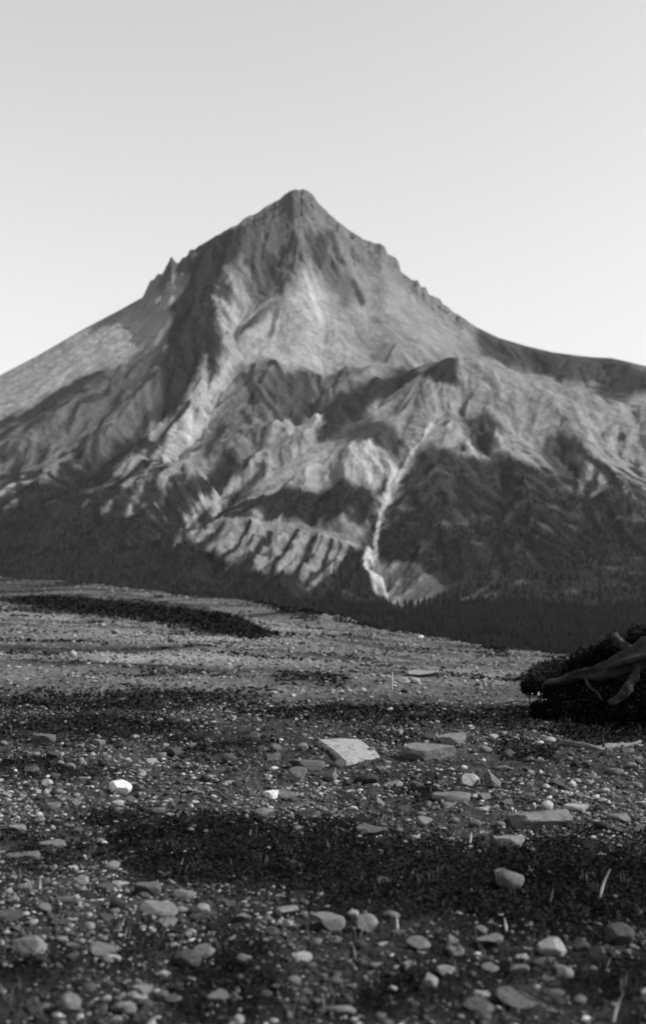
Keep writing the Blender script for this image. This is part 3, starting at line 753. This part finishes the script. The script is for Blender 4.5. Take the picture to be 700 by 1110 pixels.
# low dark mats, also darkening shaded ground: leaf-sized faces
def leaves(name, cx, cy, cz, size, mat, up=.5, **props):
    n_ = len(cx)
    d1 = RNG.normal(size=(n_, 3)); d1[:, 2] *= up; d1 /= np.linalg.norm(d1, axis=1)[:, None]
    d2 = np.cross(d1, RNG.normal(size=(n_, 3))); d2 /= np.linalg.norm(d2, axis=1)[:, None]+1e-9
    c = np.stack([cx, cy, cz], -1); L = size[:, None]
    V_ = np.stack([c-d1*L, c+d2*L*.42, c+d1*L, c-d2*L*.42], 1).reshape(-1, 3)
    me = bpy.data.meshes.new(name); fill(me, V_, np.arange(n_*4).reshape(-1, 4))
    return link(name, me, mat, **props)
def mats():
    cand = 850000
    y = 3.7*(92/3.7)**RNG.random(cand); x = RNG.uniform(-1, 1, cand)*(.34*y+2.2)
    z = gz(x, y); u, v = pix(x/y, (z-EYE)/y); mk = mats_shade_mask(u, v, x, y)
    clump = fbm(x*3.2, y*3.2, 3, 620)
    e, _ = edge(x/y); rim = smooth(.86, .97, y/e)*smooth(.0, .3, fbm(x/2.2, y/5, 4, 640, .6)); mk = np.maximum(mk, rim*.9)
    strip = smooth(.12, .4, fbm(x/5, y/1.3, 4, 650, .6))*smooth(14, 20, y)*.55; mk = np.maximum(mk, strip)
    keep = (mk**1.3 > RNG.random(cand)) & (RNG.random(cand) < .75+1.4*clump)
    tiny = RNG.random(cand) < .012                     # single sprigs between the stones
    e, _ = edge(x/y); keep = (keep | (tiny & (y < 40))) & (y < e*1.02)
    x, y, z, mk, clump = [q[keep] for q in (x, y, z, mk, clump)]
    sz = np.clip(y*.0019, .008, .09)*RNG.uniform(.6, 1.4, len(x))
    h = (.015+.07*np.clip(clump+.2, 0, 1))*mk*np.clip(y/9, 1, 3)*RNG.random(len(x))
    leaves('ground_cover', x, y, z+h+.006, sz, M_leaf, .45, kind='stuff', label='low dark mats of creeping plants, also standing in for shade, between the stones', category='ground cover')
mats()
def dry_grass():
    bx_, by_ = [], []
    for k in range(200):
        u = random.uniform(0, 700); v = random.uniform(690, 1105)
        if in_bush(u, v): continue
        x, y, z = place(u, v)
        for _ in range(random.randint(2, 6)): bx_.append(x+random.gauss(0, .02)); by_.append(y+random.gauss(0, .02))
    x = np.array(bx_); y = np.array(by_); n_ = len(x); z = gz(x, y)
    h = RNG.uniform(.03, .09, n_); a = RNG.uniform(0, 6.28, n_); ln = RNG.uniform(0, .6, n_)*h; w = .0012+y*.00006
    dx = np.cos(a)*ln; dy = np.sin(a)*ln; px = w
    V_ = np.stack([np.stack([x-px, y, z-.01], -1), np.stack([x+px, y, z-.01], -1), np.stack([x+dx*.4+px*.7, y+dy*.4, z+h*.6], -1),
                   np.stack([x+dx, y+dy, z+h], -1), ], 1)
    me = bpy.data.meshes.new('dry_grass'); fill(me, V_.reshape(-1, 3), np.arange(n_*4).reshape(-1, 4))
    link('dry_grass', me, leaf_mat('dull_straw', .08), kind='stuff', label='thin dry grass blades between the stones', category='grass')
dry_grass()

# tubes for stalks, branches and the log
def tube(name, pts, radii, mat, parent=None, seg=10, wob=.12, seed=0, **props):
    pts = np.array(pts, float); n0 = len(pts)
    tt_ = np.linspace(0, n0-1, (n0-1)*5+1); P_ = np.stack([np.interp(tt_, range(n0), pts[:, k]) for k in range(3)], -1)
    Rr = np.interp(tt_, range(n0), radii)
    for _ in range(3): P_[1:-1] = (P_[:-2]+2*P_[1:-1]+P_[2:])/4
    T = np.gradient(P_, axis=0); T /= np.linalg.norm(T, axis=1)[:, None]
    up = np.array([.13, .2, .97]); A1 = np.cross(T, up); A1 /= np.linalg.norm(A1, axis=1)[:, None]; A2 = np.cross(T, A1)
    an = np.linspace(0, 2*math.pi, seg, endpoint=False)
    k_ = 1+wob*fbm(np.cos(an)[None]*1.5+tt_[:, None]*.9+seed, np.sin(an)[None]*1.5+seed, 3, 80+seed)*1.6
    V_ = P_[:, None]+(A1[:, None]*np.cos(an)[None, :, None]+A2[:, None]*np.sin(an)[None, :, None])*(Rr[:, None]*k_)[..., None]
    nr = len(P_); bm = bmesh.new()
    vs = [[bm.verts.new(V_[i, j]) for j in range(seg)] for i in range(nr)]
    for i in range(nr-1):
        for j in range(seg): bm.faces.new((vs[i][j], vs[i][(j+1) % seg], vs[i+1][(j+1) % seg], vs[i+1][j]))
    for e_i, od in ((0, -1), (nr-1, 1)):
        c = bm.verts.new(P_[e_i]+T[e_i]*od*Rr[e_i]*.5)
        for j in range(seg):
            q = (vs[e_i][j], c, vs[e_i][(j+1) % seg]) if od < 0 else (vs[e_i][j], vs[e_i][(j+1) % seg], c)
            bm.faces.new(q)
    bmesh.ops.recalc_face_normals(bm, faces=bm.faces)
    for f in bm.faces: f.smooth = True
    me = bpy.data.meshes.new(name); bm.to_mesh(me); bm.free()
    return link(name, me, mat, parent, **props)
def at(u, v, D): s, t = ray(u, v); return (s*D, D, EYE+t*D)

# fallen, bleached tree root in the dark bush
x0, y0, z0 = place(640, 790)
root = bpy.data.objects.new('fallen_trunk', None); C.objects.link(root); root.location = (0, 0, 0)
root['label'] = 'weathered fallen trunk with a forked limb lying in the dark bush at the right'; root['category'] = 'fallen trunk'
Db = y0+.05
tube('trunk', [at(590,741,Db+.3), at(612,738,Db+.1), at(628,730,Db-.1), at(645,729,Db-.25), at(668,720,Db-.45), at(700,709,Db-.5), at(750,690,Db-.6)], [.03,.05,.06,.078,.085,.12,.14], M_wood, root, 18, .8, 1)
tube('limb', [at(688,716,Db-.5), at(690,730,Db-.6), at(680,744,Db-.62), at(675,752,Db-.6), at(661,762,Db-.6)], [.05,.042,.05,.04,.034], M_wood, root, 12, .8, 2)
tube('limb', [at(634,732,Db-.2), at(637,744,Db-.4), at(646,750,Db-.42), at(652,759,Db-.45)], [.02,.016,.013,.012], M_wood, root, 8, .6, 3)
tube('limb', [at(690,712,Db-.45), at(682,704,Db-.3), at(672,698,Db-.2), at(664,688,Db-.1)], [.07,.06,.055,.05], M_wood, root, 12, .9, 4)
# broken branch on the stones in front of it
x1, y1, z1 = place(650, 815)
br = bpy.data.objects.new('broken_branch', None); C.objects.link(br)
br['label'] = 'pale broken branch lying on the stones in front of the dark bush'; br['category'] = 'branch'
def ga(u, v, up=.03):
    x, y, z = place(u, v); return (x, y, z+up)
tube('stem', [ga(611,808,.03), ga(630,810,.02), ga(648,814,.02), ga(663,812,.02), ga(680,812,.02), ga(694,808,.03)], [.02,.026,.022,.034,.024,.016], stone_mat('bleached_wood', .12, .01), br, 10, .9, 6)
tube('twig', [ga(654,815,.04), (ga(652,815)[0], y1, z1+.13), (ga(656,815)[0], y1-.02, z1+.22)], [.016,.01,.004], M_wood, br, 6, .2, 7)
tube('twig', [ga(657,815,.03), ga(657,822,.02)], [.016,.01], M_wood, br, 6, .2, 8)

# the dark bush
bush = bpy.data.objects.new('shrub', None); C.objects.link(bush)
bush['label'] = 'dark sprawling bush at the right edge with a fallen trunk in it'; bush['category'] = 'shrub'
def bush_parts():
    cxs, cys, czs, ss = [], [], [], []
    lobes = [(672,708,26,.4),(712,702,36,.4),(655,730,40,.5),(700,728,52,.5),(625,748,34,.6),(745,722,60,.5),(592,772,18,.3),(618,770,32,.3),(650,768,44,.3),(700,765,56,.2),(750,755,70,.3),(640,748,34,1.6),(604,748,22,1.8),(575,745,12,2.2),(690,725,36,1.8),(740,712,48,1.6),(660,716,26,2.2),(630,722,18,2.6)]
    for i, (u, v, r, dd) in enumerate(lobes):
        D = y0+dd+.3; c = np.array(at(u, v, D)); rr_ = r*D/F
        n_ = int(5200*(r/40)**1.6)+700
        d = RNG.normal(size=(n_, 3)); d /= np.linalg.norm(d, axis=1)[:, None]
        q = rr_*RNG.random(n_)**.38
        k_ = 1+.45*fbm(d[:, 0]*2.3+i*5, d[:, 1]*2.3+d[:, 2]*2, 3, 900+i)
        p = c+d*(q*k_)[:, None]*np.array([1, .8, .75])
        g = gz(p[:, 0], p[:, 1]); p[:, 2] = np.maximum(p[:, 2], g+.01)
        cxs.append(p[:, 0]); cys.append(p[:, 1]); czs.append(p[:, 2]); ss.append(RNG.uniform(.012, .032, n_))
        b = (c[0]*.93+.07*c[0], c[1], float(gz(c[0], c[1]))-.02)
        tube('stem', [b, (c[0]+random.uniform(-.1, .1), c[1], (b[2]+c[2])/2+.02), tuple(c+np.array([random.uniform(-.2, .2)*rr_*2, 0, rr_*.55]))], [.016,.011,.004], M_wood, bush, 6, .15, 20+i)
    leaves('foliage', np.concatenate(cxs), np.concatenate(cys), np.concatenate(czs), np.concatenate(ss), leaf_mat('bush_leaf', .006), .8, parent=bush)
bush_parts()

# pale upright stalks
for u, v, h, lean, lb in [(509,916,14,.1,'short pale upright stalk at the upper edge of the dark patch'),
    (431,1010,20,-.12,'pale upright stalk below the dark patch, just right of centre'),
    (664,1108,30,.32,'tall pale leaning stalk at the bottom right corner'),
    (649,975,32,.35,'thin pale leaning stalk standing in the dark patch at the right'),
    (425,748,20,.02,'thin upright stalk far back, left of the far jagged stone'),
    (549,1012,16,-.2,'dull short stalk left of the large pale rounded stone')]:
    x, y, z = place(u, v); L = h*y/F; w = .0045 if h < 30 else .005
    if v < 800: w = .008
    tube('plant_stalk', [(x, y, z-.01), (x+lean*L*.4, y, z+L*.5), (x+lean*L, y-.02, z+L)], [w, w*1.25, w*.35], M_straw, None, 6, .2, int(u) % 50, label=lb, category='stalk')

# ------------------------------------------------------------------ haze
def haze():
    bm = bmesh.new(); bmesh.ops.create_cube(bm, size=1)
    me = bpy.data.meshes.new('haze'); bm.to_mesh(me); bm.free()
    m = bpy.data.materials.new('haze'); m.use_nodes = True; t = m.node_tree; t.nodes.clear()
    o_ = t.nodes.new('ShaderNodeOutputMaterial'); v = t.nodes.new('ShaderNodeVolumePrincipled')
    v.inputs['Color'].default_value = (.9, .9, .9, 1); v.inputs['Density'].default_value = HAZE; v.inputs['Anisotropy'].default_value = .2
    t.links.new(v.outputs[0], o_.inputs['Volume'])
    o = link('haze', me, m, kind='stuff', label='thin summer haze over the valley', category='haze')
    zt, zb = Z2.max()+60, min(Z2.min(), GZ.min())-1
    o.scale = (26000, 10400, zt-zb); o.location = (0, 9700-5200+100, (zt+zb)/2)
HAZE = 1.0e-5
haze()
